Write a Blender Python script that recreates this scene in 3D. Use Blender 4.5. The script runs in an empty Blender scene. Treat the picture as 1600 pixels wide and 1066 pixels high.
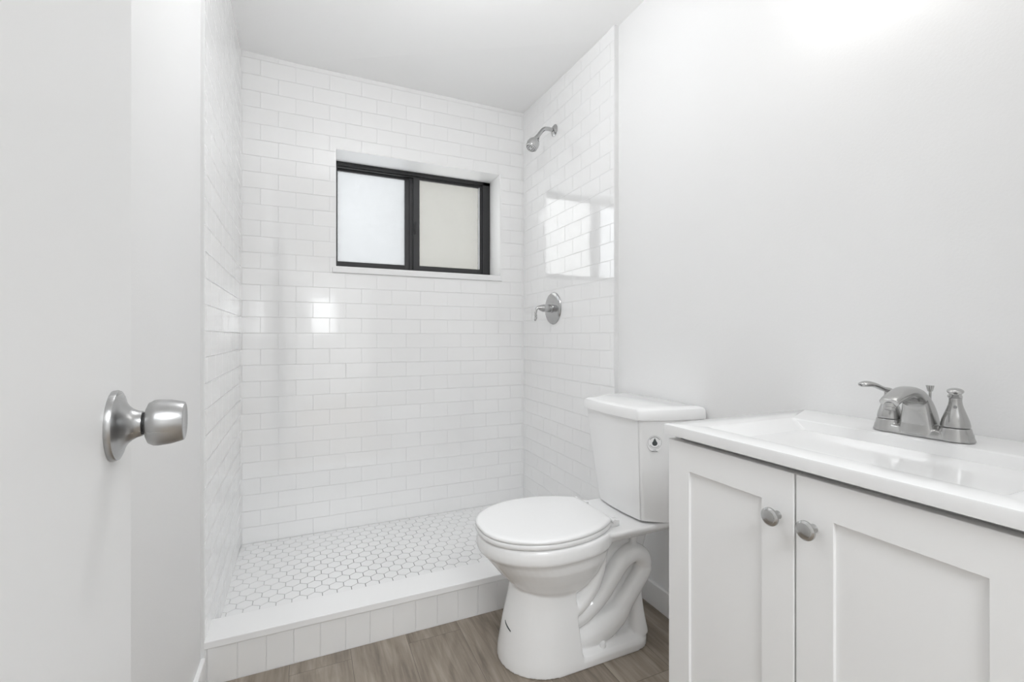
import bpy, bmesh, math, random
from mathutils import Vector, Matrix
PI = math.pi
random.seed(7)
sc = bpy.context.scene
C = sc.collection

# ------------------------------------------------------------------ camera
EYE = 1.04
YAW = 24.0
cam = bpy.data.cameras.new('camera')
cam.sensor_width = 36.0
cam.lens = 711.0 / 1600.0 * 36.0
cam.shift_y = -7.0 / 1600.0
cam.clip_start = 0.01
cam_o = bpy.data.objects.new('camera', cam)
cam_o.location = (0, 0, EYE)
cam_o.rotation_euler = (PI / 2, 0, math.radians(-YAW))
C.objects.link(cam_o)
sc.camera = cam_o

# ------------------------------------------------------------------ world, lights, exposure
w = bpy.data.worlds.new('world'); sc.world = w
w.use_nodes = True
w.node_tree.nodes['Background'].inputs[0].default_value = (0.95, 0.98, 1.0, 1)
w.node_tree.nodes['Background'].inputs[1].default_value = 4.0

BULB = 9.0            # strength of the globes over the vanity
def area(name, loc, rot, sx, sy, power, color=(1, 1, 1)):
    l = bpy.data.lights.new(name, 'AREA'); l.shape = 'RECTANGLE'
    l.size = sx; l.size_y = sy; l.energy = power; l.color = color
    o = bpy.data.objects.new(name, l); o.location = loc; o.rotation_euler = rot
    C.objects.link(o); return o
area('hall_fill_light', (0.25, -1.35, 2.38), (0, 0, 0), 1.1, 1.1, 56, (0.94, 0.975, 1.0))  # unseen area light added in the hall to brighten camera-facing fronts
FILL_GLOBE = 28.5            # strength of the added fill globe

sc.view_settings.view_transform = 'Standard'
sc.view_settings.look = 'None'
sc.view_settings.gamma = 1.0
sc.view_settings.use_curve_mapping = False
sc.view_settings.exposure = 0.19
sc.cycles.use_denoising = True
sc.cycles.max_bounces = 16
sc.cycles.diffuse_bounces = 10
sc.cycles.glossy_bounces = 6
sc.cycles.sample_clamp_indirect = 4.0

# ------------------------------------------------------------------ materials
def mat(name, color, rough=0.5, metal=0.0, spec=0.5, ior=None, coat=0.0):
    m = bpy.data.materials.new(name); m.use_nodes = True
    b = m.node_tree.nodes['Principled BSDF']
    b.inputs['Base Color'].default_value = (*color, 1)
    b.inputs['Roughness'].default_value = rough
    b.inputs['Metallic'].default_value = metal
    b.inputs['Specular IOR Level'].default_value = spec
    if ior: b.inputs['IOR'].default_value = ior
    b.inputs['Coat Weight'].default_value = coat
    return m
def nd(m, t, **kw):
    n = m.node_tree.nodes.new(t)
    for k, v in kw.items():
        if k in n.inputs.keys() if isinstance(k, str) else False: n.inputs[k].default_value = v
        else: setattr(n, k, v)
    return n
def lk(m, a, b): m.node_tree.links.new(a, b)
def bsdf(m): return m.node_tree.nodes['Principled BSDF']

def noise_bump(m, scale, dist, detail=2.0, strength=1.0):
    tc = nd(m, 'ShaderNodeTexCoord')
    n = nd(m, 'ShaderNodeTexNoise'); n.inputs['Scale'].default_value = scale; n.inputs['Detail'].default_value = detail
    bp = nd(m, 'ShaderNodeBump'); bp.inputs['Distance'].default_value = dist; bp.inputs['Strength'].default_value = strength
    lk(m, tc.outputs['Object'], n.inputs['Vector']); lk(m, n.outputs['Fac'], bp.inputs['Height'])
    lk(m, bp.outputs['Normal'], bsdf(m).inputs['Normal'])
    return m

WALLC = 0.83
M_wall = noise_bump(mat('painted_drywall', (WALLC,) * 3, 0.55, spec=0.35), 180, 0.0002)
M_ceil = noise_bump(mat('ceiling_paint', (0.93,) * 3, 0.8, spec=0.2), 120, 0.0002)
M_door = mat('door_paint', (0.83,) * 3, 0.42, spec=0.4)
M_trim = mat('trim_paint', (0.90,) * 3, 0.35)
M_cab = mat('cabinet_paint', (0.90,) * 3, 0.42, spec=0.4)
M_cabin = mat('cabinet_inside', (0.35,) * 3, 0.7)
M_marble = noise_bump(mat('cultured_marble', (0.81,) * 3, 0.12, ior=1.5), 6, 0.0004)
M_porc = mat('porcelain', (0.89,) * 3, 0.06, ior=1.52)
M_seat = mat('seat_plastic', (0.86,) * 3, 0.16)
M_nick = mat('brushed_nickel', (0.50, 0.498, 0.492), 0.24, metal=1.0)
M_nickk = mat('satin_nickel', (0.47, 0.47, 0.47), 0.30, metal=1.0)
M_chrome = mat('shower_nickel', (0.50, 0.50, 0.50), 0.18, metal=1.0)
M_black = mat('window_frame_black', (0.018, 0.018, 0.019), 0.38)
M_black2 = mat('window_sash_black', (0.03, 0.03, 0.032), 0.42)
M_rubber = mat('black_collar', (0.02, 0.02, 0.02), 0.5)
M_caulk = mat('caulk', (0.76, 0.76, 0.76), 0.6)
M_dark = mat('dark_print', (0.06, 0.07, 0.07), 0.6)
M_grey = mat('grey_print', (0.30, 0.30, 0.30), 0.6)
M_shade = mat('globe_glass', (0.9, 0.9, 0.9), 0.3)
bsdf(M_shade).inputs['Emission Color'].default_value = (1, 0.985, 0.96, 1)
bsdf(M_shade).inputs['Emission Strength'].default_value = BULB

# fine brushed streaks on the nickel
def brushed(m, vec=(1, 1, 60), amt=0.08, base=0.24):
    tc = nd(m, 'ShaderNodeTexCoord'); mp = nd(m, 'ShaderNodeMapping'); mp.inputs['Scale'].default_value = vec
    n = nd(m, 'ShaderNodeTexNoise'); n.inputs['Scale'].default_value = 12; n.inputs['Detail'].default_value = 4
    mr = nd(m, 'ShaderNodeMapRange'); mr.inputs['To Min'].default_value = base - amt; mr.inputs['To Max'].default_value = base + amt
    lk(m, tc.outputs['Object'], mp.inputs['Vector']); lk(m, mp.outputs['Vector'], n.inputs['Vector'])
    lk(m, n.outputs['Fac'], mr.inputs['Value']); lk(m, mr.outputs['Result'], bsdf(m).inputs['Roughness'])
brushed(M_nick); brushed(M_nickk, base=0.3)

def tile_mat(name, axis, shift, zshift=0.03, tw=0.158, th=0.079, off=0.5, color=0.91, vertical=False):
    m = mat(name, (color,) * 3, 0.07, ior=2.1)
    ge = nd(m, 'ShaderNodeNewGeometry')
    sp = nd(m, 'ShaderNodeSeparateXYZ'); lk(m, ge.outputs['Position'], sp.inputs[0])
    a = nd(m, 'ShaderNodeMath', operation='SUBTRACT'); lk(m, sp.outputs[axis], a.inputs[0]); a.inputs[1].default_value = shift
    z = nd(m, 'ShaderNodeMath', operation='SUBTRACT'); lk(m, sp.outputs[2], z.inputs[0]); z.inputs[1].default_value = zshift
    cb = nd(m, 'ShaderNodeCombineXYZ'); lk(m, a.outputs[0], cb.inputs[0]); lk(m, z.outputs[0], cb.inputs[1])
    br = nd(m, 'ShaderNodeTexBrick'); br.offset = off; br.offset_frequency = 2; br.squash = 1.0
    br.inputs['Scale'].default_value = 1.0
    br.inputs['Brick Width'].default_value = tw; br.inputs['Row Height'].default_value = th
    br.inputs['Mortar Size'].default_value = 0.0014; br.inputs['Mortar Smooth'].default_value = 0.35
    br.inputs['Bias'].default_value = 0.0
    br.inputs['Color1'].default_value = (color, color, color, 1)
    br.inputs['Color2'].default_value = (color * 0.985, color * 0.985, color * 0.985, 1)
    br.inputs['Mortar'].default_value = (0.79, 0.79, 0.79, 1)
    lk(m, cb.outputs[0], br.inputs['Vector'])
    lk(m, br.outputs['Color'], bsdf(m).inputs['Base Color'])
    mr = nd(m, 'ShaderNodeMapRange'); mr.inputs['To Min'].default_value = 0.07; mr.inputs['To Max'].default_value = 0.6
    lk(m, br.outputs['Fac'], mr.inputs['Value']); lk(m, mr.outputs['Result'], bsdf(m).inputs['Roughness'])
    b1 = nd(m, 'ShaderNodeBump'); b1.invert = True; b1.inputs['Distance'].default_value = 0.0009
    lk(m, br.outputs['Fac'], b1.inputs['Height'])
    # gentle waviness of the glaze
    n = nd(m, 'ShaderNodeTexNoise'); n.inputs['Scale'].default_value = 9; n.inputs['Detail'].default_value = 1
    lk(m, ge.outputs['Position'], n.inputs['Vector'])
    b2 = nd(m, 'ShaderNodeBump'); b2.inputs['Distance'].default_value = 0.0012; b2.inputs['Strength'].default_value = 0.6
    lk(m, n.outputs['Fac'], b2.inputs['Height']); lk(m, b1.outputs['Normal'], b2.inputs['Normal'])
    lk(m, b2.outputs['Normal'], bsdf(m).inputs['Normal'])
    return m
M_tile_back = tile_mat('subway_tile_back', 0, 0.096)
M_tile_right = tile_mat('subway_tile_right', 1, 0.138)
M_tile_left = tile_mat('subway_tile_left', 1, 0.060)
M_tile_curb = tile_mat('curb_tile', 0, -0.2004, zshift=0.0, tw=0.0775, th=0.3, off=0.0, color=0.86)
M_cap = mat('curb_cap_stone', (0.86,) * 3, 0.25)
M_hex = mat('hex_tile', (0.85,) * 3, 0.22)
# hexagon grout: grey, hazed over near the edges of the pan
M_grout = mat('hex_grout', (0.3,) * 3, 0.8)
def grout():
    m = M_grout
    ge = nd(m, 'ShaderNodeNewGeometry')
    n = nd(m, 'ShaderNodeTexNoise'); n.inputs['Scale'].default_value = 3.2; n.inputs['Detail'].default_value = 3
    lk(m, ge.outputs['Position'], n.inputs['Vector'])
    # wear centred on the middle of the pan
    sub = nd(m, 'ShaderNodeVectorMath', operation='DISTANCE'); sub.inputs[1].default_value = (0.28, 2.02, 0.03)
    lk(m, ge.outputs['Position'], sub.inputs[0])
    mu = nd(m, 'ShaderNodeMath', operation='MULTIPLY_ADD'); mu.inputs[1].default_value = 1.1; mu.inputs[2].default_value = -0.25
    lk(m, sub.outputs['Value'], mu.inputs[0])
    ad = nd(m, 'ShaderNodeMath', operation='ADD'); lk(m, mu.outputs[0], ad.inputs[0]); lk(m, n.outputs['Fac'], ad.inputs[1])
    cr = nd(m, 'ShaderNodeValToRGB')
    cr.color_ramp.elements[0].position = 0.35; cr.color_ramp.elements[0].color = (0.17, 0.165, 0.16, 1)
    cr.color_ramp.elements[1].position = 1.05; cr.color_ramp.elements[1].color = (0.55, 0.55, 0.55, 1)
    lk(m, ad.outputs[0], cr.inputs['Fac']); lk(m, cr.outputs['Color'], bsdf(m).inputs['Base Color'])
grout()

def wood():
    m = mat('vinyl_plank', (0.2, 0.16, 0.12), 0.42)
    ge = nd(m, 'ShaderNodeNewGeometry'); sp = nd(m, 'ShaderNodeSeparateXYZ'); lk(m, ge.outputs['Position'], sp.inputs[0])
    a = nd(m, 'ShaderNodeMath', operation='SUBTRACT'); lk(m, sp.outputs[0], a.inputs[0]); a.inputs[1].default_value = 0.489
    b = nd(m, 'ShaderNodeMath', operation='SUBTRACT'); lk(m, sp.outputs[1], b.inputs[0]); b.inputs[1].default_value = 0.33
    cb = nd(m, 'ShaderNodeCombineXYZ'); lk(m, b.outputs[0], cb.inputs[0]); lk(m, a.outputs[0], cb.inputs[1])
    br = nd(m, 'ShaderNodeTexBrick'); br.offset = 0.37; br.offset_frequency = 2
    br.inputs['Scale'].default_value = 1; br.inputs['Brick Width'].default_value = 1.22; br.inputs['Row Height'].default_value = 0.182
    br.inputs['Mortar Size'].default_value = 0.0007; br.inputs['Mortar Smooth'].default_value = 0.2; br.inputs['Bias'].default_value = 0
    br.inputs['Color1'].default_value = (0.0, 0.0, 0.0, 1); br.inputs['Color2'].default_value = (1, 1, 1, 1)
    br.inputs['Mortar'].default_value = (0.5, 0.5, 0.5, 1)
    lk(m, cb.outputs[0], br.inputs['Vector'])
    # long grain
    cx = nd(m, 'ShaderNodeCombineXYZ')
    lk(m, sp.outputs[0], cx.inputs[0]); lk(m, sp.outputs[1], cx.inputs[1]); lk(m, br.outputs['Color'], cx.inputs[2])
    mp = nd(m, 'ShaderNodeMapping'); mp.inputs['Scale'].default_value = (1, 0.07, 3.0)
    lk(m, cx.outputs[0], mp.inputs['Vector'])
    n1 = nd(m, 'ShaderNodeTexNoise'); n1.inputs['Scale'].default_value = 60; n1.inputs['Detail'].default_value = 6; n1.inputs['Roughness'].default_value = 0.65; n1.inputs['Distortion'].default_value = 0.6
    lk(m, mp.outputs[0], n1.inputs['Vector'])
    mp2 = nd(m, 'ShaderNodeMapping'); mp2.inputs['Scale'].default_value = (1, 0.25, 2.0); lk(m, cx.outputs[0], mp2.inputs['Vector'])
    n2 = nd(m, 'ShaderNodeTexNoise'); n2.inputs['Scale'].default_value = 9; n2.inputs['Detail'].default_value = 4; n2.inputs['Distortion'].default_value = 1.2
    lk(m, mp2.outputs[0], n2.inputs['Vector'])
    mx = nd(m, 'ShaderNodeMath', operation='MULTIPLY_ADD'); lk(m, n2.outputs['Fac'], mx.inputs[0]); mx.inputs[1].default_value = 1.0
    lk(m, n1.outputs['Fac'], mx.inputs[2])
    mt = nd(m, 'ShaderNodeMath', operation='MULTIPLY_ADD'); lk(m, br.outputs['Color'], mt.inputs[0]); mt.inputs[1].default_value = 0.14; lk(m, mx.outputs[0], mt.inputs[2])
    mr = nd(m, 'ShaderNodeMapRange'); mr.inputs['From Min'].default_value = 0.65; mr.inputs['From Max'].default_value = 1.45
    lk(m, mt.outputs[0], mr.inputs['Value'])
    cr = nd(m, 'ShaderNodeValToRGB')
    e = cr.color_ramp.elements
    e[0].position = 0.0; e[0].color = (0.110, 0.085, 0.064, 1)
    e[1].position = 1.0; e[1].color = (0.40, 0.345, 0.285, 1)
    k = e.new(0.5); k.color = (0.250, 0.210, 0.168, 1)
    lk(m, mr.outputs[0], cr.inputs['Fac'])
    mi = nd(m, 'ShaderNodeMixRGB'); lk(m, br.outputs['Fac'], mi.inputs['Fac']); lk(m, cr.outputs['Color'], mi.inputs[1]); mi.inputs[2].default_value = (0.09, 0.07, 0.055, 1)
    lk(m, mi.outputs[0], bsdf(m).inputs['Base Color'])
    bp = nd(m, 'ShaderNodeBump'); bp.inputs['Distance'].default_value = 0.0004; lk(m, n1.outputs['Fac'], bp.inputs['Height'])
    lk(m, bp.outputs['Normal'], bsdf(m).inputs['Normal'])
    return m
M_wood = wood()

def pane_mat(name, clear, tint, milk):
    # obscure glass: part of the daylight goes straight through, part is scattered
    m = bpy.data.materials.new(name); m.use_nodes = True
    nt = m.node_tree; nt.nodes.clear()
    out = nt.nodes.new('ShaderNodeOutputMaterial')
    tr = nt.nodes.new('ShaderNodeBsdfTransparent'); tr.inputs[0].default_value = (*tint, 1)
    tl = nt.nodes.new('ShaderNodeBsdfTranslucent'); tl.inputs[0].default_value = (*[c * milk for c in tint], 1)
    gl = nt.nodes.new('ShaderNodeBsdfGlossy'); gl.inputs['Roughness'].default_value = 0.35
    tc = nt.nodes.new('ShaderNodeTexCoord'); n = nt.nodes.new('ShaderNodeTexNoise'); n.inputs['Scale'].default_value = 30; n.inputs['Detail'].default_value = 5
    mr = nt.nodes.new('ShaderNodeMapRange'); mr.inputs['To Min'].default_value = clear - 0.05; mr.inputs['To Max'].default_value = clear + 0.05
    mx = nt.nodes.new('ShaderNodeMixShader'); mx2 = nt.nodes.new('ShaderNodeMixShader'); mx2.inputs[0].default_value = 0.04
    L = nt.links.new
    L(tc.outputs['Object'], n.inputs['Vector']); L(n.outputs['Fac'], mr.inputs['Value']); L(mr.outputs[0], mx.inputs[0])
    L(tl.outputs[0], mx.inputs[1]); L(tr.outputs[0], mx.inputs[2]); L(mx.outputs[0], mx2.inputs[1]); L(gl.outputs[0], mx2.inputs[2]); L(mx2.outputs[0], out.inputs[0])
    return m
M_paneL = pane_mat('obscure_glass_white', 0.60, (0.985, 0.99, 0.995), 0.25)
M_paneR = pane_mat('obscure_glass_grey', 0.62, (0.965, 0.96, 0.945), 0.24)

# ------------------------------------------------------------------ mesh helpers
def add_box(bm, x0, x1, y0, y1, z0, z1, mi=0, bev=0.0, seg=2):
    vs = [bm.verts.new((x, y, z)) for x in (x0, x1) for y in (y0, y1) for z in (z0, z1)]
    idx = [(0, 1, 3, 2), (4, 6, 7, 5), (0, 4, 5, 1), (2, 3, 7, 6), (0, 2, 6, 4), (1, 5, 7, 3)]
    fs = []
    for i in idx:
        f = bm.faces.new([vs[k] for k in i]); f.material_index = mi; fs.append(f)
    if bev > 0:
        es = list({e for f in fs for e in f.edges})
        bmesh.ops.bevel(bm, geom=es, offset=bev, segments=seg, affect='EDGES', profile=0.5)
    return vs
def box(*a, **k):
    bm = bmesh.new(); add_box(bm, *a, **k); return bm
def add_prism(bm, pts, z0, z1, mi=0):
    """closed horizontal outline extruded in z"""
    b = [bm.verts.new((p[0], p[1], z0)) for p in pts]; t = [bm.verts.new((p[0], p[1], z1)) for p in pts]
    n = len(pts)
    for i in range(n):
        f = bm.faces.new((b[i], b[(i + 1) % n], t[(i + 1) % n], t[i])); f.material_index = mi
    bm.faces.new(t).material_index = mi; bm.faces.new(b[::-1]).material_index = mi
def add_loft(bm, rings, mi=0, cap=True):
    rs = [[bm.verts.new(p) for p in r] for r in rings]
    n = len(rs[0])
    for a, b in zip(rs, rs[1:]):
        for i in range(n):
            f = bm.faces.new((a[i], a[(i + 1) % n], b[(i + 1) % n], b[i])); f.material_index = mi
    if cap:
        bm.faces.new(rs[0][::-1]).material_index = mi; bm.faces.new(rs[-1]).material_index = mi
    return rs
def add_lathe(bm, prof, origin, axis, seg=40, mi=0):
    """prof: (distance along axis, radius)"""
    ax = Vector(axis).normalized()
    u = ax.orthogonal().normalized(); v = ax.cross(u)
    o = Vector(origin)
    rings = [[o + ax * d + (u * math.cos(2 * PI * k / seg) + v * math.sin(2 * PI * k / seg)) * max(r, 1e-4) for k in range(seg)] for d, r in prof]
    add_loft(bm, rings, mi)
def catmull(pts, n=8):
    out = []
    P = [Vector(p) for p in pts]
    P = [P[0] * 2 - P[1]] + P + [P[-1] * 2 - P[-2]]
    for i in range(1, len(P) - 2):
        for k in range(n):
            t = k / n
            out.append(0.5 * ((2 * P[i]) + (P[i + 1] - P[i - 1]) * t + (2 * P[i - 1] - 5 * P[i] + 4 * P[i + 1] - P[i + 2]) * t * t + (3 * P[i] - P[i - 1] - 3 * P[i + 1] + P[i + 2]) * t ** 3))
    out.append(P[-2]); return out
def add_tube(bm, pts, radii, seg=20, n=8, flat=1.0, side=(0, 0, 1), mi=0):
    """smooth tube; radii per control point; flat scales the radius along `side`"""
    four = [Vector((*p, r)) for p, r in zip(pts, radii)]
    c = catmull(four, n)
    cen = [Vector(q[:3]) for q in c]; rad = [max(q[3], 1e-4) for q in c]
    rings = []
    ref = Vector(side)
    for i, p in enumerate(cen):
        d = (cen[min(i + 1, len(cen) - 1)] - cen[max(i - 1, 0)]).normalized()
        s = d.cross(ref)
        if s.length < 1e-4: s = d.orthogonal()
        s.normalize(); t = s.cross(d).normalized()
        rings.append([p + (s * math.cos(2 * PI * k / seg) + t * math.sin(2 * PI * k / seg) * flat) * rad[i] for k in range(seg)])
    add_loft(bm, rings, mi)
def obj(name, bm, mats, parent=None, smooth=False, angle=35, **props):
    bmesh.ops.recalc_face_normals(bm, faces=bm.faces)
    me = bpy.data.meshes.new(name)
    root = parent
    off = Vector((0, 0, 0))
    while root is not None:
        off += root.location; root = root.parent
    if off.length > 0: bmesh.ops.translate(bm, verts=bm.verts, vec=-off)
    bm.to_mesh(me); bm.free()
    for m in (mats if isinstance(mats, (list, tuple)) else [mats]): me.materials.append(m)
    if smooth:
        me.shade_smooth()
        me.set_sharp_from_angle(angle=math.radians(angle))
    o = bpy.data.objects.new(name, me); C.objects.link(o)
    if parent: o.parent = parent
    for k, v in props.items(): o[k] = v
    return o
def thing(name, label, cat, loc, group=None):
    o = bpy.data.objects.new(name, None); o.empty_display_size = 0.1
    o.location = loc; C.objects.link(o); o['label'] = label; o['category'] = cat
    if group: o['group'] = group
    return o
def struct(name, bm, m, parent=None, **k):
    o = obj(name, bm, m, parent, **k)
    if parent is None: o['kind'] = 'structure'
    return o
def add_wedge(bm, xy, z0, z1, mi=0): add_prism(bm, xy, z0, z1, mi)

# ------------------------------------------------------------------ room shell
XL, XR = -0.293, 1.220           # drywall faces
YB = 2.546                       # tiled back wall face
YF = -0.22                       # door wall face
TOP = 2.56
struct('floor', box(-1.8, 2.2, -3.0, 1.72, -0.08, 0.0), M_wood)
# ceiling dips slightly towards the right front, as the photo shows
bm = bmesh.new()
cv = {}
for x in (-0.45, XR + 0.15):
    for y, zz in ((2.80, 2.434), (1.61, None), (-0.45, None)):
        z = zz if zz else (2.440 if x < 0 else 2.376)
        cv[(x > 0, y)] = (x, y, z)
ys = (2.80, 1.61, -0.45)
low = {k: bm.verts.new(v) for k, v in cv.items()}
up = {k: bm.verts.new((v[0], v[1], 2.66)) for k, v in cv.items()}
for a, b in zip(ys, ys[1:]):
    bm.faces.new((low[(False, a)], low[(True, a)], low[(True, b)], low[(False, b)]))
    bm.faces.new((up[(False, a)], up[(False, b)], up[(True, b)], up[(True, a)]))
    for s in (False, True):
        bm.faces.new((low[(s, a)], low[(s, b)], up[(s, b)], up[(s, a)]))
for y in (ys[0], ys[-1]):
    bm.faces.new((low[(False, y)], low[(True, y)], up[(True, y)], up[(False, y)]))
struct('ceiling', bm, M_ceil)

# back wall with its window opening (tile) and painted reveals
WX0, WX1, WZ0, WZ1 = 0.1236, 1.0588, 1.397, 2.024
YW = 2.80
bm = bmesh.new()
add_box(bm, -0.45, WX0, YB, YW, 0.0, TOP); add_box(bm, WX1, 1.40, YB, YW, 0.0, TOP)
add_box(bm, WX0, WX1, YB, YW, 0.0, WZ0); add_box(bm, WX0, WX1, YB, YW, WZ1, TOP)
struct('wall_back', bm, M_tile_back)
bm = bmesh.new(); e = 0.004
add_box(bm, WX0, WX0 + e, YB + 0.0015, YW - 0.03, WZ0 + 0.012, WZ1 - e)
add_box(bm, WX1 - e, WX1, YB + 0.0015, YW - 0.03, WZ0 + 0.012, WZ1 - e)
add_box(bm, WX0, WX1, YB + 0.0015, YW - 0.03, WZ1 - e, WZ1)
struct('trim_1', bm, M_trim)
struct('trim_2', box(WX0 - 0.015, WX1 + 0.006, YB - 0.010, YB + 0.001, WZ0 - 0.022, WZ0 + 0.003, bev=0.002), M_cap)
struct('trim_3', box(WX0, WX1, YB + 0.001, YW - 0.03, WZ0, WZ0 + 0.012), M_cap)

# tiled side walls (very slightly out of square) and the drywall in front of them
bm = bmesh.new(); add_wedge(bm, [(-0.283, 1.600), (-0.303, YB + 0.0), (-0.45, YB), (-0.45, 1.600)], 0, TOP)
struct('wall_shower_left', bm, M_tile_left)
bm = bmesh.new(); add_wedge(bm, [(1.198, 1.612), (1.40, 1.612), (1.40, YB), (1.212, YB)], 0, TOP)
struct('wall_shower_right', bm, M_tile_right)
struct('wall_left', box(-0.45, XL, YF - 0.12, 1.600, 0, TOP), M_wall)
struct('wall_right', box(XR, 1.40, YF - 0.12, 1.612, 0, TOP), M_wall)
# door wall with the doorway the camera stands in
DX0, DX1 = -0.088, 0.625
bm = bmesh.new()
add_box(bm, XL, DX0, YF - 0.12, YF, 0, TOP); add_box(bm, DX1, XR, YF - 0.12, YF, 0, TOP); add_box(bm, DX0, DX1, YF - 0.12, YF, 2.05, TOP)
struct('wall_front', bm, M_wall)
# hall behind the camera
bm = bmesh.new()
add_box(bm, -1.8, -1.7, -3.0, YF - 0.12, 0, 2.5); add_box(bm, 2.1, 2.2, -3.0, YF - 0.12, 0, 2.5)
add_box(bm, -1.8, 2.2, -3.1, -3.0, 0, 2.5)
add_box(bm, -1.8, -0.45, YF - 0.12, YF - 0.02, 0, 2.5); add_box(bm, 1.40, 2.2, YF - 0.12, YF - 0.02, 0, 2.5)
struct('wall_hall', bm, M_wall)
struct('ceiling_hall', box(-1.8, 2.2, -3.1, YF - 0.12, 2.44, 2.52), M_ceil)
# daylit window at the far side of the hall
w2 = struct('window_2', box(0.02, 0.42, -2.985, -2.96, 1.05, 1.75, bev=0.004), M_trim)
M_hallpane = mat('daylit_hall_glass', (0.3,) * 3, 0.2)
bsdf(M_hallpane).inputs['Emission Color'].default_value = (0.97, 0.99, 1, 1); bsdf(M_hallpane).inputs['Emission Strength'].default_value = 2.6
obj('pane', box(0.06, 0.38, -2.962, -2.955, 1.09, 1.71), M_hallpane, w2)

# beige house across the yard; grey block added to dim sky behind left pane
struct('wall_outside_block', box(0.10, 1.386, 7.0, 7.3, -0.5, 6.0), mat('outside_block_grey', (0.265, 0.265, 0.262), 0.8))
struct('wall_outside_beige', box(1.386, 7.0, 6.9, 7.2, -0.5, 6.0), mat('outside_beige_render', (0.190, 0.182, 0.162), 0.8))

# baseboards
struct('baseboard_right', box(XR - 0.013, XR, 0.80, 1.599, 0, 0.091, bev=0.003), M_trim)
struct('baseboard_left', box(XL, XL + 0.013, YF, 1.598, 0, 0.091, bev=0.003), M_trim)
# tile edge strips / caulk lines
struct('trim_4', box(1.199, XR + 0.001, 1.608, 1.613, 0.10, 2.385), M_caulk)
struct('trim_5', box(XL - 0.001, -0.284, 1.597, 1.601, 0.09, 2.45), M_caulk)

# curb: tiled face, stone cap
bm = bmesh.new(); add_box(bm, -0.292, 1.199, 1.603, 1.715, 0.0, 0.111)
struct('trim_6', bm, M_tile_curb)
struct('trim_7', box(-0.292, 1.200, 1.598, 1.722, 0.112, 0.135, bev=0.0025), M_cap)

# shower pan: one mesh of hexagon tiles laid in grout
bm = bmesh.new()
add_box(bm, -0.303, 1.212, 1.70, YB, 0.0, 0.0285, mi=1)
S = 0.0540; R = S / math.sqrt(3) ; g = 0.00125
ry = S * math.sqrt(3) / 2
def clip(poly, fn):
    out = []
    for i in range(len(poly)):
        a, b = poly[i], poly[(i + 1) % len(poly)]
        fa, fb = fn(a), fn(b)
        if fa >= 0: out.append(a)
        if fa * fb < 0:
            t = fa / (fa - fb); out.append((a[0] + (b[0] - a[0]) * t, a[1] + (b[1] - a[1]) * t))
    return out
j = 0; y = 1.695
while y < YB + 0.05:
    x = -0.34 + (S / 2 if j % 2 else 0) + 0.0085
    while x < 1.26:
        rr = R - g / math.cos(PI / 6)
        hexa = [(x + rr * math.sin(PI / 3 * k), y + rr * math.cos(PI / 3 * k)) for k in range(6)]
        hexa = clip(hexa, lambda p: p[0] + 0.300); hexa = clip(hexa, lambda p: 1.2 - p[0])
        hexa = clip(hexa, lambda p: YB - 0.002 - p[1]); hexa = clip(hexa, lambda p: p[1] - 1.716)
        if len(hexa) > 2:
            c = Vector((sum(p[0] for p in hexa) / len(hexa), sum(p[1] for p in hexa) / len(hexa)))
            ins = [(c.x + (p[0] - c.x) * 0.95, c.y + (p[1] - c.y) * 0.95) for p in hexa]
            n = len(hexa)
            lo = [bm.verts.new((*p, 0.0283)) for p in hexa]; hi = [bm.verts.new((*p, 0.0295)) for p in hexa]; tp = [bm.verts.new((*p, 0.0300)) for p in ins]
            for a, b in ((lo, hi), (hi, tp)):
                for i in range(n): bm.faces.new((a[i], a[(i + 1) % n], b[(i + 1) % n], b[i]))
            bm.faces.new(tp)
        x += S
    y += ry; j += 1
struct('floor_shower', bm, [M_hex, M_grout])

# ------------------------------------------------------------------ bathroom door, standing open along the left wall
DXF = -0.163
d = struct('door_1', box(DXF - 0.035, DXF, YF + 0.0, 0.593, 0.012, 2.03, bev=0.002), M_door)
KO = Vector((DXF, 0.525, 0.959))
bm = bmesh.new()
add_lathe(bm, [(0.024, 0.0), (0.0245, 0.0150), (0.0262, 0.0190), (0.0300, 0.0212), (0.0335, 0.0216), (0.043, 0.0208), (0.0515, 0.0187), (0.0532, 0.0180), (0.0537, 0.0168), (0.0530, 0.0155), (0.0528, 0.0)], KO, (1, 0, 0), 64)
knob = obj('door_knob', bm, M_nickk, d, smooth=True)
bm = bmesh.new()
add_lathe(bm, [(0.0, 0.0), (0.0, 0.0316), (0.0030, 0.0320), (0.0048, 0.0312), (0.0058, 0.0290), (0.0068, 0.0255), (0.0085, 0.0215), (0.0110, 0.0175), (0.0140, 0.0145), (0.0175, 0.0124), (0.0215, 0.0114), (0.0217, 0.0)], KO, (1, 0, 0), 64)
obj('rose', bm, M_nickk, knob, smooth=True)
bm = bmesh.new()
add_lathe(bm, [(0.0212, 0.0), (0.0212, 0.0102), (0.0255, 0.0106), (0.0255, 0.0)], KO, (1, 0, 0), 48)
obj('collar', bm, M_rubber, knob, smooth=True, label='black collar ring')

TM = Matrix.Translation(KO) @ Matrix.Rotation(math.radians(5.0), 4, 'Z') @ Matrix.Translation(-KO)
for o in [d] + list(d.children_recursive): o.data.transform(TM)

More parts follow.
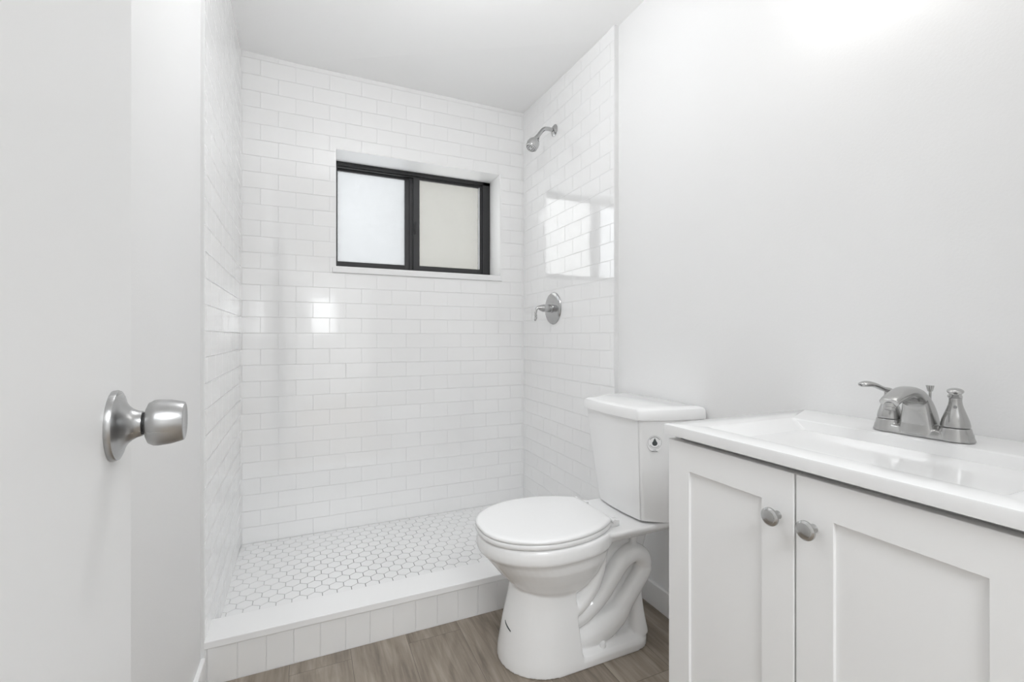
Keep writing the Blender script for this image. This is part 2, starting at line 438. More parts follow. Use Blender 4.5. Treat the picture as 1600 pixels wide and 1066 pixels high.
# ------------------------------------------------------------------ window
YF0 = 2.715
bm = bmesh.new()
fw = 0.022
z0, z1 = WZ0 + 0.012, WZ1 - 0.004
x0, x1 = WX0 + 0.004, WX1 - 0.004
add_box(bm, x0, x1, YF0, YF0 + 0.07, z1 - fw, z1, bev=0.002)          # head
add_box(bm, x0, x1, YF0, YF0 + 0.07, z0, z0 + 0.028, bev=0.002)       # bottom track
add_box(bm, x0, x0 + 0.016, YF0, YF0 + 0.07, z0, z1, bev=0.002)
add_box(bm, x1 - 0.050, x1, YF0, YF0 + 0.07, z0, z1, bev=0.002)
add_box(bm, x0, x1, YF0 + 0.012, YF0 + 0.020, z1 - 0.030, z1, 0)
add_box(bm, x0, x1, YF0 + 0.033, YF0 + 0.037, z1 - 0.034, z1, 0)
add_box(bm, x0, x1, YF0 + 0.033, YF0 + 0.037, z0, z0 + 0.036, 0)
win = struct('window_1', bm, M_black)
def sash(x0, x1, y0, y1, z0, z1, wl, wr, wt, wb, mpane, lab, stile_out=0.0):
    bm = bmesh.new()
    add_box(bm, x0, x0 + wl, y0 - stile_out * (wl > 0.03), y1, z0, z1, bev=0.002)
    add_box(bm, x1 - wr, x1, y0, y1, z0, z1, bev=0.002)
    add_box(bm, x0, x1, y0 + 0.002, y1 - 0.001, z1 - wt, z1, bev=0.0015)
    add_box(bm, x0, x1, y0 + 0.002, y1 - 0.001, z0, z0 + wb, bev=0.0015)
    s = obj('sash', bm, M_black2, win)
    obj('pane', box(x0 + wl - 0.006, x1 - wr + 0.006, y0 + 0.010, y0 + 0.015, z0 + wb - 0.006, z1 - wt + 0.006), mpane, s, label=lab)
    return s
sash(WX0 + 0.014, 0.556, 2.756, 2.778, 1.430, 2.008, 0.006, 0.034, 0.026, 0.038, M_paneL, 'bright white obscure glass pane')
s2 = sash(0.568, 1.010, 2.728, 2.750, 1.430, 2.006, 0.038, 0.026, 0.022, 0.036, M_paneR, 'grey obscure glass pane')
bm = bmesh.new(); add_box(bm, 0.550, 0.572, 2.746, 2.757, 1.43, 2.0); obj('interlock', bm, M_black2, win)
bm = bmesh.new()
add_box(bm, 0.571, 0.581, 2.716, 2.729, 1.655, 1.725, bev=0.003)
add_tube(bm, [(0.574, 2.722, 1.72), (0.571, 2.712, 1.705), (0.570, 2.710, 1.68), (0.574, 2.722, 1.665)], [0.003] * 4, seg=10)
obj('latch', bm, M_black, s2, smooth=True)
bm = bmesh.new(); add_box(bm, 0.9835, 0.9865, 2.722, 2.730, 1.466, 1.984)
obj('glazing_bead', bm, mat('bead_grey', (0.55, 0.55, 0.56), 0.3, metal=0.6), s2, label='light grey glazing bead')

# ------------------------------------------------------------------ shower head
sh = thing('shower_fixture', 'brushed nickel shower head on a short bent arm high on the tiled wall', 'shower head', (1.206, 2.144, 2.149))
yh = 2.144
bm = bmesh.new()
add_lathe(bm, [(0, 0), (0, 0.0310), (0.003, 0.0315), (0.009, 0.024), (0.014, 0.0145), (0.016, 0)], (1.206, yh, 2.149), (-1, 0, 0), 40)
obj('flange', bm, M_chrome, sh, smooth=True)
bm = bmesh.new()
add_tube(bm, [(1.206, yh, 2.149), (1.185, yh, 2.150), (1.160, yh, 2.150), (1.138, yh, 2.142), (1.119, yh, 2.120), (1.103, yh, 2.098)], [0.0105] * 6)
obj('arm', bm, M_chrome, sh, smooth=True)
hd = Vector((-0.52, 0, -0.85)).normalized(); ho = Vector((1.105, yh, 2.101))
bm = bmesh.new()
add_lathe(bm, [(0, 0), (0, 0.0125), (0.012, 0.0130), (0.014, 0.0150), (0.022, 0.0165), (0.030, 0.0235), (0.042, 0.0305), (0.058, 0.0335), (0.074, 0.0322), (0.079, 0.0300), (0.080, 0)], ho, hd, 40)
body = obj('spray_head', bm, M_chrome, sh, smooth=True)
bm = bmesh.new()
add_lathe(bm, [(0.0795, 0), (0.0795, 0.0275), (0.083, 0.0270), (0.084, 0.0)], ho, hd, 40)
ax = hd; u = ax.orthogonal().normalized(); v = ax.cross(u)
face = obj('spray_face', bm, mat('spray_face_white', (0.65,) * 3, 0.3), body, smooth=True, label='pale spray face with dark nozzles')
bm = bmesh.new()
for rr, n in ((0.022, 16), (0.012, 8)):
    for k in range(n):
        a = 2 * PI * k / n
        add_lathe(bm, [(0.083, 0), (0.083, 0.0020), (0.0865, 0.0016), (0.0865, 0)], ho + (u * math.cos(a) + v * math.sin(a)) * rr, hd, 8)
obj('nozzles', bm, M_rubber, body, label='ring of dark nozzles')

# ------------------------------------------------------------------ shower valve
VO = Vector((1.2062, 2.155, 1.192))
va = thing('shower_valve', 'round brushed nickel valve trim with a curled lever, below the shower head', 'shower valve', VO)
bm = bmesh.new()
add_lathe(bm, [(0, 0), (0, 0.0860), (0.004, 0.0865), (0.008, 0.0835), (0.011, 0.074), (0.013, 0.055), (0.016, 0.030), (0.017, 0)], VO, (-1, 0, 0), 72)
obj('escutcheon', bm, M_chrome, va, smooth=True)
bm = bmesh.new()
add_lathe(bm, [(0.012, 0), (0.012, 0.0235), (0.020, 0.0240), (0.022, 0.0215), (0.050, 0.0205), (0.052, 0.0)], VO, (-1, 0, 0), 48)
obj('hub', bm, M_chrome, va, smooth=True)
bm = bmesh.new()
p = VO
add_tube(bm, [(p.x - 0.050, p.y, p.z), (p.x - 0.064, p.y, p.z), (p.x - 0.080, p.y, p.z + 0.001), (p.x - 0.094, p.y, p.z + 0.001), (p.x - 0.105, p.y, p.z - 0.008), (p.x - 0.109, p.y, p.z - 0.028), (p.x - 0.109, p.y, p.z - 0.050), (p.x - 0.113, p.y, p.z - 0.066), (p.x - 0.1135, p.y, p.z - 0.067)],
         [0.0210, 0.0200, 0.0150, 0.0095, 0.0062, 0.0062, 0.0075, 0.0060, 0.001], seg=24)
obj('lever', bm, M_chrome, va, smooth=True, angle=60)
for sgn in (1,):
    bm = bmesh.new()
    add_lathe(bm, [(0.011, 0), (0.011, 0.0042), (0.0145, 0.0040), (0.0155, 0.0)], VO + Vector((0, -0.040 * 0.5, 0.030)), (-1, 0, 0), 16)
    obj('screw', bm, M_rubber, va, smooth=True)

# ------------------------------------------------------------------ toilet
TY = 1.345
toilet = thing('toilet', 'white two-piece porcelain toilet with closed lid, between the shower curb and the vanity', 'toilet', (0.90, TY, 0))
def stad(x0, x1, hw, z, n=28, fr=None, br=None, pf=2.0, pb=2.6):
    """closed outline: front (low x) half-ellipse, rear squarer half-ellipse"""
    fr = fr if fr is not None else (x1 - x0) * 0.5
    br = br if br is not None else (x1 - x0) - fr
    c1, c2 = x0 + fr, x1 - br
    pts = []
    for k in range(n):
        a = -PI / 2 + PI * k / (n - 1)
        cx_, sy_ = math.cos(a), math.sin(a)
        pts.append((c2 + br * abs(cx_) ** (2 / pb), TY + hw * math.copysign(abs(sy_) ** (2 / pb), sy_), z))
    for k in range(n):
        a = PI / 2 + PI * k / (n - 1)
        cx_, sy_ = math.cos(a), math.sin(a)
        pts.append((c1 - fr * abs(cx_) ** (2 / pf), TY + hw * math.copysign(abs(sy_) ** (2 / pf), sy_), z))
    return pts
bm = bmesh.new()
# bowl
add_loft(bm, [stad(0.640, 0.84, 0.085, 0.200, fr=0.10), stad(0.615, 0.86, 0.112, 0.228, fr=0.12), stad(0.590, 0.875, 0.130, 0.250, fr=0.14), stad(0.557, 0.90, 0.150, 0.285, fr=0.17), stad(0.524, 0.92, 0.168, 0.326, fr=0.19),
              stad(0.503, 0.930, 0.173, 0.352, fr=0.20), stad(0.492, 0.935, 0.179, 0.362, fr=0.205), stad(0.488, 0.94, 0.186, 0.369, fr=0.205), stad(0.487, 0.94, 0.187, 0.385, fr=0.205), stad(0.489, 0.94, 0.186, 0.404, fr=0.205), stad(0.495, 0.935, 0.181, 0.4125, fr=0.2)])
# deck under the tank
def deck(hw, z, x0=0.84, x1=1.195): return stad(x0, x1, hw, z, fr=0.08, br=0.05, pf=3, pb=6)
add_loft(bm, [deck(0.128, 0.372, x1=1.10), deck(0.140, 0.384, x1=1.17), deck(0.150, 0.396), deck(0.149, 0.405), deck(0.144, 0.4085)])
# front pedestal
add_loft(bm, [stad(0.556, 0.790, 0.142, 0.0, fr=0.16, br=0.012, pb=8), stad(0.558, 0.786, 0.140, 0.03, fr=0.16, br=0.012, pb=8), stad(0.572, 0.780, 0.128, 0.11, fr=0.15, br=0.012, pb=8), stad(0.590, 0.776, 0.116, 0.19, fr=0.14, br=0.012, pb=8), stad(0.602, 0.775, 0.112, 0.245, fr=0.12, br=0.012, pb=8)])
# foot flange
add_loft(bm, [stad(0.70, 1.080, 0.141, 0.0, fr=0.06, br=0.09, pf=4, pb=2.3), stad(0.70, 1.080, 0.141, 0.022, fr=0.06, br=0.09, pf=4, pb=2.3), stad(0.70, 1.073, 0.134, 0.034, fr=0.06, br=0.09, pf=4, pb=2.3), stad(0.70, 1.050, 0.105, 0.044, fr=0.06, br=0.09, pf=4, pb=2.3)])
# rear web
add_loft(bm, [stad(0.74, 1.045, 0.078, 0.03, fr=0.02, br=0.04, pf=6, pb=4), stad(0.74, 1.040, 0.070, 0.12, fr=0.02, br=0.04, pf=6, pb=4), stad(0.74, 1.075, 0.062, 0.24, fr=0.02, br=0.04, pf=6, pb=4), stad(0.74, 1.120, 0.066, 0.385, fr=0.02, br=0.04, pf=6, pb=4)])
# rib from bowl to pedestal edge
for s in (-1, 1):
    o = lambda d: TY + s * d
    add_tube(bm, [(0.870, o(0.112), 0.335), (0.862, o(0.108), 0.290), (0.838, o(0.102), 0.230), (0.790, o(0.098), 0.175), (0.740, o(0.095), 0.150)], [0.016, 0.020, 0.024, 0.022, 0.02], seg=18)
    # trapway: climbs behind the bowl, turns over and drops to the foot
    add_tube(bm, [(0.760, o(0.074), 0.120), (0.820, o(0.078), 0.138), (0.880, o(0.082), 0.180), (0.925, o(0.086), 0.236), (0.968, o(0.088), 0.284), (1.014, o(0.086), 0.300), (1.052, o(0.084), 0.276), (1.056, o(0.084), 0.234), (1.022, o(0.086), 0.192), (0.982, o(0.086), 0.148), (0.945, o(0.082), 0.106), (0.890, o(0.074), 0.078), (0.825, o(0.064), 0.058), (0.765, o(0.055), 0.055)],
             [0.034, 0.032, 0.030, 0.030, 0.031, 0.032, 0.032, 0.031, 0.030, 0.032, 0.040, 0.050, 0.052, 0.050], seg=22)
    add_tube(bm, [(1.035, o(0.07), 0.20), (1.030, o(0.085), 0.11), (1.030, o(0.095), 0.03)], [0.020, 0.024, 0.034], seg=18)
    add_tube(bm, [(1.02, o(0.080), 0.33), (1.03, o(0.080), 0.38)], [0.012, 0.014], seg=14)
bowl = obj('bowl', bm, M_porc, toilet, smooth=True)
rm = bowl.modifiers.new('fuse', 'REMESH'); rm.mode = 'VOXEL'; rm.voxel_size = 0.0036; rm.use_smooth_shade = True
sm = bowl.modifiers.new('soften', 'SMOOTH'); sm.factor = 0.5; sm.iterations = 7
# seat and lid
def seat_outline(z, inset=0.0, n=6):
    half = [(0.488, 0.0), (0.4925, 0.048), (0.513, 0.094), (0.553, 0.136), (0.608, 0.166), (0.672, 0.181), (0.738, 0.180), (0.800, 0.168), (0.855, 0.146), (0.893, 0.122), (0.908, 0.104), (0.912, 0.070), (0.912, 0.0)]
    c = catmull([(a, b, 0) for a, b in half], n)
    pts = [(p.x, p.y) for p in c]
    out = []
    for i, (a, b) in enumerate(pts):
        q0 = pts[max(i - 1, 0)]; q1 = pts[min(i + 1, len(pts) - 1)]
        t = Vector((q1[0] - q0[0], q1[1] - q0[1]))
        if i == 0: t = Vector((0, 1))
        if i == len(pts) - 1: t = Vector((0, -1))
        t.normalize(); nrm = Vector((t.y, -t.x))      # points inwards
        out.append((a + nrm.x * inset, max(b + nrm.y * inset, 0)))
    full = [(a, TY + b, z) for a, b in out] + [(a, TY - b, z) for a, b in out[-2:0:-1]]
    return full
bm = bmesh.new()
add_loft(bm, [seat_outline(0.4145, 0.007), seat_outline(0.4150, 0.001), seat_outline(0.4175, -0.001), seat_outline(0.4265, -0.001), seat_outline(0.4295, 0.001), seat_outline(0.4300, 0.006)])
obj('seat', bm, M_seat, toilet, smooth=True, angle=50)
bm = bmesh.new()
add_loft(bm, [seat_outline(0.4310, 0.008), seat_outline(0.4315, 0.001), seat_outline(0.4345, -0.001), seat_outline(0.4395, -0.0002), seat_outline(0.4425, 0.003), seat_outline(0.4440, 0.010), seat_outline(0.4447, 0.022), [(0.70 + (p[0] - 0.70) * 0.6, TY + (p[1] - TY) * 0.6, 0.4455) for p in seat_outline(0, 0.01)]])
lid = obj('lid', bm, M_seat, toilet, smooth=True, angle=50)
for s in (-1, 1):
    bm = bmesh.new()
    add_box(bm, 0.902, 0.945, TY + s * 0.092 - 0.014, TY + s * 0.092 + 0.014, 0.408, 0.430, bev=0.004)
    add_tube(bm, [(0.915, TY + s * 0.120, 0.432), (0.915, TY + s * 0.070, 0.432)], [0.007, 0.007], seg=14)
    obj('hinge', bm, M_seat, lid, smooth=True)
# tank and its lid
def tank_ring(z, xf, hf, xs, hs, xb, hb, bow=0.010, r=0.012):
    """outline: bowed front, canted corner, side, back"""
    key = [(xf, hf), (xs, hs), (xb, hb)]
    pts = []
    N = 10
    for k in range(N + 1):                      # front from +y to -y
        t = -1 + 2 * k / N
        pts.append((xf - bow * (1 - t * t), TY - t * (hf - 0.006)))
    def arc(a, b, c, r, n=5):
        a, b, c = Vector(a), Vector(b), Vector(c)
        p0 = b + (a - b).normalized() * r; p1 = b + (c - b).normalized() * r
        return [tuple((p0 * (1 - t) ** 2 + b * 2 * t * (1 - t) + p1 * t * t)) for t in [i / (n - 1) for i in range(n)]]
    A, B, Cc = (xf + 0.002, TY - hf), (xs, TY - hs), (xb, TY - hb)
    pts += arc((xf, TY), A, B, r)
    pts += arc(A, B, Cc, r * 2.2)
    pts += arc(B, Cc, (xb, TY), r * 0.8)
    m = lambda q: (q[0], 2 * TY - q[1])
    tail = arc((xf, TY), A, B, r) + arc(A, B, Cc, r * 2.2) + arc(B, Cc, (xb, TY), r * 0.8)
    pts += [m(q) for q in tail[::-1]]
    return [(p[0], p[1], z) for p in pts]
bm = bmesh.new()
add_loft(bm, [tank_ring(0.411, 1.034, 0.112, 1.095, 0.155, 1.195, 0.160), tank_ring(0.418, 1.022, 0.122, 1.092, 0.170, 1.200, 0.175), tank_ring(0.50, 1.012, 0.131, 1.086, 0.178, 1.200, 0.184),
              tank_ring(0.66, 0.995, 0.146, 1.078, 0.192, 1.200, 0.200), tank_ring(0.766, 0.984, 0.155, 1.073, 0.200, 1.200, 0.208)])
obj('tank', bm, M_porc, toilet, smooth=True, angle=28)
bm = bmesh.new()
L = lambda z, i: tank_ring(z, 0.974 + i, 0.162 - i, 1.071 + i * .5, 0.206 - i, 1.210 - i * .3, 0.226 - i, bow=0.011, r=0.014)
add_loft(bm, [L(0.764, 0.006), L(0.766, 0.001), L(0.772, 0.0), L(0.793, 0.001), L(0.800, 0.004), L(0.8035, 0.011), L(0.8055, 0.03)])
obj('tank_lid', bm, M_porc, toilet, smooth=True, angle=40)
# bolt caps
for s in (-1, 1):
    bm = bmesh.new()
    add_lathe(bm, [(0, 0.0), (0, 0.0125), (0.010, 0.0120), (0.017, 0.0085), (0.020, 0.003), (0.0203, 0)], (0.868, TY + s * 0.116, 0.036), (0, 0, 1), 24)
    obj('bolt_cap', bm, M_porc, toilet, smooth=True, angle=60)
# round water label printed on the canted tank corner
nv = Vector((1.073 - 0.984, 0)); 
e0 = Vector((0.989, TY - 0.152, 0)); e1 = Vector((1.0755, TY - 0.197, 0))
tx = (e1 - e0).normalized(); nrm = Vector((tx.y, -tx.x, 0)).normalized()
if nrm.y > 0: nrm = -nrm
up_ = Vector((0, 0, 1))
cen = Vector((1.034, 1.172, 0.693))
def on_tank(bmx, pts2, d=0.0032, mi=0):
    vs = [bmx.verts.new(cen + tx * a + up_ * b + nrm * d) for a, b in pts2]
    ws = [bmx.verts.new(cen + tx * a + up_ * b + nrm * (d - 0.0012)) for a, b in pts2]
    bmx.faces.new(vs).material_index = mi; bmx.faces.new(ws[::-1]).material_index = mi
    for i in range(len(vs)): bmx.faces.new((vs[i], ws[i], ws[(i + 1) % len(vs)], vs[(i + 1) % len(vs)])).material_index = mi
M_lab = mat('label_film', (0.87,) * 3, 0.3)
def build_label(dist):
    bm = bmesh.new()
    on_tank(bm, [(0.0245 * math.cos(2 * PI * k / 40), 0.0275 * math.sin(2 * PI * k / 40) - 0.003) for k in range(40)], dist, 2)
    def arcseg(r0, r1, a0, a1, n=10, mi=0):
        a = [(r1 * math.cos(a0 + (a1 - a0) * k / n), r1 * math.sin(a0 + (a1 - a0) * k / n)) for k in range(n + 1)]
        b = [(r0 * math.cos(a0 + (a1 - a0) * k / n), r0 * math.sin(a0 + (a1 - a0) * k / n)) for k in range(n, -1, -1)]
        on_tank(bm, a + b, dist + 0.0004, mi)
    for k in range(12): arcseg(0.0215, 0.0222, 2 * PI * k / 12, 2 * PI * (k + 1) / 12, 4, 1)      # thin ring
    for k in range(14): arcseg(0.0158, 0.0192, math.radians(150 - k * 8.9), math.radians(150 - k * 8.9 - 6.0), 2, 1)   # upper arc of letters
    for k in range(11): arcseg(0.0160, 0.0190, math.radians(212 + k * 10.5), math.radians(212 + k * 10.5 + 5.5), 2, 1) # lower arc
    drop = []
    for k in range(25):
        a = -PI / 2 + 2 * PI * k / 24
        r = 0.0085
        x_, y_ = r * math.cos(a), r * math.sin(a) - 0.003
        if y_ > -0.001:
            t = (y_ + 0.001) / 0.0065; x_ = x_ * (1 - 0.45 * t); 
            y_ = y_ + 0.0085 * max(0, 1 - abs(x_) / 0.0075) * t
        drop.append((x_, y_))
    on_tank(bm, drop[:-1], dist + 0.0005, 0)
    for k in range(5): on_tank(bm, [(-0.005 + k * 0.002, -0.0262), (-0.0037 + k * 0.002, -0.0262), (-0.0037 + k * 0.002, -0.0243), (-0.005 + k * 0.002, -0.0243)], dist + 0.0004, 1)
    for k in range(7): on_tank(bm, [(-0.0095 + k * 0.0027, -0.0305), (-0.0078 + k * 0.0027, -0.0305), (-0.0078 + k * 0.0027, -0.0282), (-0.0095 + k * 0.0027, -0.0282)], dist + 0.0004, 0)
    return bm
obj('water_label', build_label(0.0), [M_dark, M_grey, M_lab], toilet, label='round white label with a dark water drop')
# thin dark curved mark low on the front of the pedestal
bm = bmesh.new()
add_tube(bm, [(0.5759, 1.3472, 0.1272), (0.5748, 1.3368, 0.1211), (0.5756, 1.3233, 0.1165), (0.5783, 1.3094, 0.1118)], [0.0010, 0.0021, 0.0023, 0.0018], seg=8, n=4)
obj('dark_mark', bm, M_dark, toilet, label='thin dark curved mark on the white pedestal')

# ------------------------------------------------------------------ vanity
CX0, CX1 = 0.745, 1.216
CY0, CY1 = 0.205, 0.800
CT, CTH = 0.843, 0.0225
van = thing('vanity_cabinet', 'white two-door shaker vanity cabinet with nickel knobs, under the sink top', 'cabinet', ((CX0 + CX1) / 2, 0.5, 0))
bm = bmesh.new()
DXT = 0.020
cx0 = CX0 + DXT + 0.001
t = 0.016
add_box(bm, cx0, CX1, CY1 - t, CY1, 0.0, CT - CTH - 0.001); add_box(bm, cx0, CX1, CY0, CY0 + t, 0.0, CT - CTH - 0.001)
add_box(bm, cx0, CX1, CY0 + t, CY1 - t, 0.09, 0.09 + t); add_box(bm, CX1 - 0.006, CX1, CY0 + t, CY1 - t, 0.09 + t, 0.60)
add_box(bm, cx0 + 0.008, cx0 + 0.020, CY0 + t, CY1 - t, CT - CTH - 0.04, CT - CTH - 0.012, 0)

obj('carcass', bm, M_cab, van)
bm = bmesh.new(); add_box(bm, cx0 + 0.05, cx0 + 0.065, CY0 + t, CY1 - t, 0.0, 0.09); obj('toe_kick', bm, M_cab, van)
def shaker(y0, y1, ky, flip):
    z0, z1 = 0.10, EYE - 0.2310
    sw = 0.060
    bm = bmesh.new()
    # frame: outer face, panel recessed by 6 mm
    xo, xi, xb = CX0, CX0 + 0.0065, CX0 + DXT
    O = [(y0, z0), (y1, z0), (y1, z1), (y0, z1)]
    I = [(y0 + sw, z0 + sw), (y1 - sw, z0 + sw), (y1 - sw, z1 - sw), (y0 + sw, z1 - sw)]
    of = [bm.verts.new((xo, *p)) for p in O]; inn = [bm.verts.new((xo, *p)) for p in I]
    rc = [bm.verts.new((xi, *p)) for p in I]; bk = [bm.verts.new((xb, *p)) for p in O]
    oe = []
    for i in range(4):
        k = (i + 1) % 4
        bm.faces.new((of[i], of[k], inn[k], inn[i])); bm.faces.new((inn[i], inn[k], rc[k], rc[i])); bm.faces.new((of[k], of[i], bk[i], bk[k]))
    bm.faces.new(rc); bm.faces.new(bk[::-1])
    bm.edges.ensure_lookup_table()
    es = [e for e in bm.edges if all(v in of for v in e.verts)]
    es2 = [e for e in bm.edges if all(v in inn for v in e.verts)]
    bmesh.ops.bevel(bm, geom=es, offset=0.0018, segments=3, affect='EDGES', profile=0.5)
    es2 = [e for e in es2 if e.is_valid]
    if es2: bmesh.ops.bevel(bm, geom=es2, offset=0.0007, segments=2, affect='EDGES', profile=0.5)
    dr = obj('door', bm, M_cab, van)
    bm = bmesh.new()
    add_lathe(bm, [(-0.001, 0), (-0.001, 0.0075), (0.003, 0.0060), (0.012, 0.0050), (0.0150, 0.0075), (0.0170, 0.0135), (0.0195, 0.0158), (0.0225, 0.0155), (0.0250, 0.0128), (0.0255, 0.0120), (0.0262, 0.0118), (0.0278, 0.0080), (0.0284, 0.0)], (CX0, ky, EYE - 0.3105), (-1, 0, 0), 40)
    obj('knob', bm, M_nick, dr, smooth=True)
shaker(0.5070, CY1 - 0.001, 0.5355, 1)
shaker(CY0 + 0.001, 0.5035, 0.4740, -1)

# sink top with its integral basin
st = None
bm = bmesh.new()
SX0, SX1, SY0, SY1 = 0.735, 1.2185, 0.193, 0.805
def ring(x0, x1, y0, y1, z, r=0.0, n=1):
    if r <= 0: return [(x0, y0, z), (x1, y0, z), (x1, y1, z), (x0, y1, z)]
    pts = []
    for cx_, cy_, a0 in ((x0 + r, y0 + r, PI), (x1 - r, y0 + r, 1.5 * PI), (x1 - r, y1 - r, 0), (x0 + r, y1 - r, PI / 2)):
        for k in range(n + 1):
            a = a0 + PI / 2 * k / n
            pts.append((cx_ + r * math.cos(a), cy_ + r * math.sin(a), z))
    return pts
n = 6
rings = [ring(SX0, SX1, SY0, SY1, CT - CTH, 0.002, n), ring(SX0, SX1, SY0, SY1, CT - 0.0045, 0.003, n), ring(SX0 + 0.0012, SX1, SY0 + 0.0012, SY1 - 0.0012, CT - 0.0012, 0.003, n),
         ring(SX0 + 0.0045, SX1 - 0.001, SY0 + 0.0045, SY1 - 0.0045, CT, 0.003, n),
         ring(0.790, 1.074, 0.262, 0.738, CT, 0.008, n), ring(0.793, 1.071, 0.266, 0.733, CT - 0.0008, 0.008, n), ring(0.796, 1.068, 0.270, 0.728, CT - 0.003, 0.008, n),
         ring(0.838, 1.034, 0.330, 0.590, CT - 0.100, 0.012, n), ring(0.846, 1.028, 0.340, 0.578, CT - 0.106, 0.014, n), ring(0.90, 0.985, 0.44, 0.52, CT - 0.110, 0.02, n)]
add_loft(bm, rings)
sink = obj('sink_top', bm, M_marble, None, smooth=True, angle=30)
sink['label'] = 'glossy white sink top with a rectangular basin, on the vanity cabinet'; sink['category'] = 'sink'
bm = bmesh.new(); add_lathe(bm, [(0, 0), (0, 0.021), (0.002, 0.021), (0.003, 0.016), (0.003, 0)], (0.9425, 0.48, CT - 0.1125), (0, 0, 1), 32)
obj('drain', bm, M_nick, sink, smooth=True)

# ------------------------------------------------------------------ faucet
FY = 0.4965; FX = 1.112; FZ = CT
fa = thing('faucet', 'brushed nickel two-handle faucet with an arched spout, at the back of the sink top', 'faucet', (FX, FY, FZ))
def pl(hx, hy, z, n=40, p=3.2, cx=FX):
    return [(cx + hx * math.copysign(abs(math.cos(2 * PI * k / n)) ** (2 / p), math.cos(2 * PI * k / n)), FY + hy * math.copysign(abs(math.sin(2 * PI * k / n)) ** (2 / p), math.sin(2 * PI * k / n)), z) for k in range(n)]
bm = bmesh.new()
add_loft(bm, [pl(0.0270, 0.0805, FZ + 0.001), pl(0.0270, 0.0805, FZ + 0.0035), pl(0.0250, 0.0785, FZ + 0.009), pl(0.0225, 0.078, FZ + 0.015), pl(0.018, 0.072, FZ + 0.018)])
for s in (-1, 1):
    add_lathe(bm, [(0.001, 0), (0.001, 0.0270), (0.006, 0.0262), (0.014, 0.0245), (0.026, 0.0222), (0.0262, 0)], (FX, FY + s * 0.0530, FZ), (0, 0, 1), 40)
# arched spout body: loft of rounded sections along the arch
path = [(1.112, 0.004, 0.033, 0.024), (1.113, 0.028, 0.0275, 0.0225), (1.109, 0.050, 0.0235, 0.021), (1.097, 0.070, 0.0205, 0.0185), (1.077, 0.0835, 0.0190, 0.0150), (1.054, 0.0875, 0.0182, 0.0120), (1.032, 0.0830, 0.0175, 0.0100), (1.013, 0.0775, 0.0165, 0.0085), (1.001, 0.0715, 0.0158, 0.0078)]
c = catmull(path, 5)
rings = []
for i, q in enumerate(c):
    a = c[max(i - 1, 0)]; b = c[min(i + 1, len(c) - 1)]
    d = Vector((b[0] - a[0], 0, b[1] - a[1])).normalized()
    nn = Vector((-d.z, 0, d.x))
    rg = []
    for k in range(32):
        an = 2 * PI * k / 32
        ca, sa = math.cos(an), math.sin(an); p = 2.6
        rg.append(Vector((q[0], FY, FZ + q[1])) + Vector((0, 1, 0)) * (q[2] * math.copysign(abs(ca) ** (2 / p), ca)) + nn * (q[3] * math.copysign(abs(sa) ** (2 / p), sa)))
    rings.append(rg)
add_loft(bm, rings)
add_loft(bm, [pl(0.0245, 0.0330, FZ + 0.004, cx=1.1080), pl(0.0225, 0.0285, FZ + 0.025, cx=1.1075), pl(0.0200, 0.0245, FZ + 0.050, cx=1.1040), pl(0.0150, 0.0205, FZ + 0.074, cx=1.0980)])
fb = obj('spout', bm, M_nick, fa, smooth=True)
rm = fb.modifiers.new('fuse', 'REMESH'); rm.mode = 'VOXEL'; rm.voxel_size = 0.0011; rm.use_smooth_shade = True
sm = fb.modifiers.new('soften', 'SMOOTH'); sm.factor = 0.5; sm.iterations = 3
bm = bmesh.new()
add_lathe(bm, [(0, 0), (0, 0.0095), (0.007, 0.0095), (0.0075, 0.0085), (0.013, 0.0085), (0.013, 0)], (1.0080, FY, FZ + 0.070), (-0.25, 0, -1), 28)
obj('aerator', bm, M_nick, fa, smooth=True)
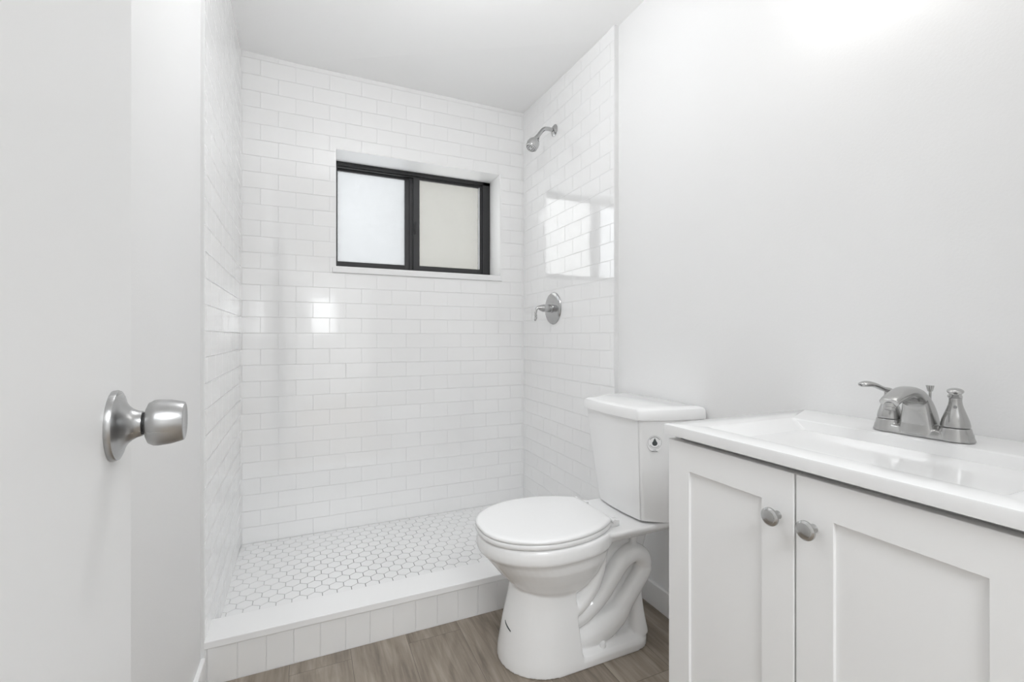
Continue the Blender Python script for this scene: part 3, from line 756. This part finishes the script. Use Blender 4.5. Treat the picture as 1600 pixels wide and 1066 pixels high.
for s in (-1, 1):
    hx, hy = FX, FY + s * 0.0530
    bm = bmesh.new()
    add_lathe(bm, [(0.0275, 0), (0.0275, 0.0212), (0.031, 0.0212), (0.040, 0.0195), (0.050, 0.0162), (0.060, 0.0128), (0.069, 0.0102), (0.077, 0.0092), (0.083, 0.0098), (0.085, 0.0)], (hx, hy, FZ), (0, 0, 1), 40)
    h = obj('handle', bm, M_nick, fa, smooth=True)
    dx, dy = -0.93, 0.37 * s
    bm = bmesh.new()
    add_tube(bm, [(hx + 0.008, hy - 0.003 * s, FZ + 0.082), (hx - 0.002, hy, FZ + 0.084), (hx + dx * 0.016, hy + dy * 0.016, FZ + 0.088), (hx + dx * 0.034, hy + dy * 0.034, FZ + 0.0955), (hx + dx * 0.050, hy + dy * 0.050, FZ + 0.098), (hx + dx * 0.062, hy + dy * 0.062, FZ + 0.0965), (hx + dx * 0.0635, hy + dy * 0.0635, FZ + 0.096)],
             [0.004, 0.0105, 0.0088, 0.0098, 0.0118, 0.0085, 0.001], seg=24, flat=0.52)
    obj('lever', bm, M_nick, h, smooth=True, angle=70)
    bm = bmesh.new()
    dv = Vector((-0.80, -0.30 if s < 0 else 0.0, 0.25)).normalized()
    add_lathe(bm, [(-0.003, 0), (-0.003, 0.0030), (0.0008, 0.0028), (0.0012, 0)], Vector((hx, hy, FZ + 0.062)) + dv * 0.0122, dv, 16)
    obj('index_dot', bm, M_grey, h, smooth=True, label='dark round index dot')
bm = bmesh.new()
add_lathe(bm, [(0.01, 0), (0.01, 0.0022), (0.090, 0.0022), (0.0905, 0.0042), (0.094, 0.0050), (0.101, 0.0066), (0.1022, 0.0066), (0.1028, 0.0)], (1.146, FY, FZ - 0.004), (0, 0, 1), 24)
obj('lift_rod', bm, M_nick, fa, smooth=True)

# ------------------------------------------------------------------ light over the vanity (just above the frame)
lt = thing('vanity_light', 'nickel wall light with three white globes above the vanity', 'lamp', (1.22, 0.49, 2.02))
obj('backplate', box(1.200, 1.2195, 0.27, 0.71, 1.995, 2.045, bev=0.004), M_nick, lt)
for y in (0.34, 0.49, 0.64):
    bm = bmesh.new(); add_tube(bm, [(1.202, y, 2.02), (1.16, y, 2.03), (1.13, y, 2.01)], [0.006] * 3, seg=12)
    a = obj('arm', bm, M_nick, lt, smooth=True)
    bm = bmesh.new(); bmesh.ops.create_uvsphere(bm, u_segments=24, v_segments=16, radius=0.045, matrix=Matrix.Translation((1.13, y, 1.975)))
    obj('globe', bm, M_shade, a, smooth=True)

GX, GY = 0.36, 1.22  # glowing globe out of view, added to lift the shower walls and ceiling
dm = thing('fill_globe', 'added white fill globe hanging close to the ceiling', 'lamp', (GX, GY, 2.40))
bm = bmesh.new(); add_lathe(bm, [(0, 0), (0, 0.065), (0.018, 0.062), (0.024, 0.03), (0.028, 0.008), (0.20, 0.008), (0.20, 0)], (GX, GY, 2.415), (0, 0, -1), 48)
obj('fill_globe_plate', bm, M_nick, dm, smooth=True)
bm = bmesh.new(); bmesh.ops.create_uvsphere(bm, u_segments=32, v_segments=20, radius=0.09, matrix=Matrix.Translation((GX, GY, 2.170)))
M_fill_globe = mat('fill_globe_glass', (0.9,) * 3, 0.4); bsdf(M_fill_globe).inputs['Emission Color'].default_value = (0.97, 0.985, 1, 1); bsdf(M_fill_globe).inputs['Emission Strength'].default_value = FILL_GLOBE
obj('globe', bm, M_fill_globe, dm, smooth=True)
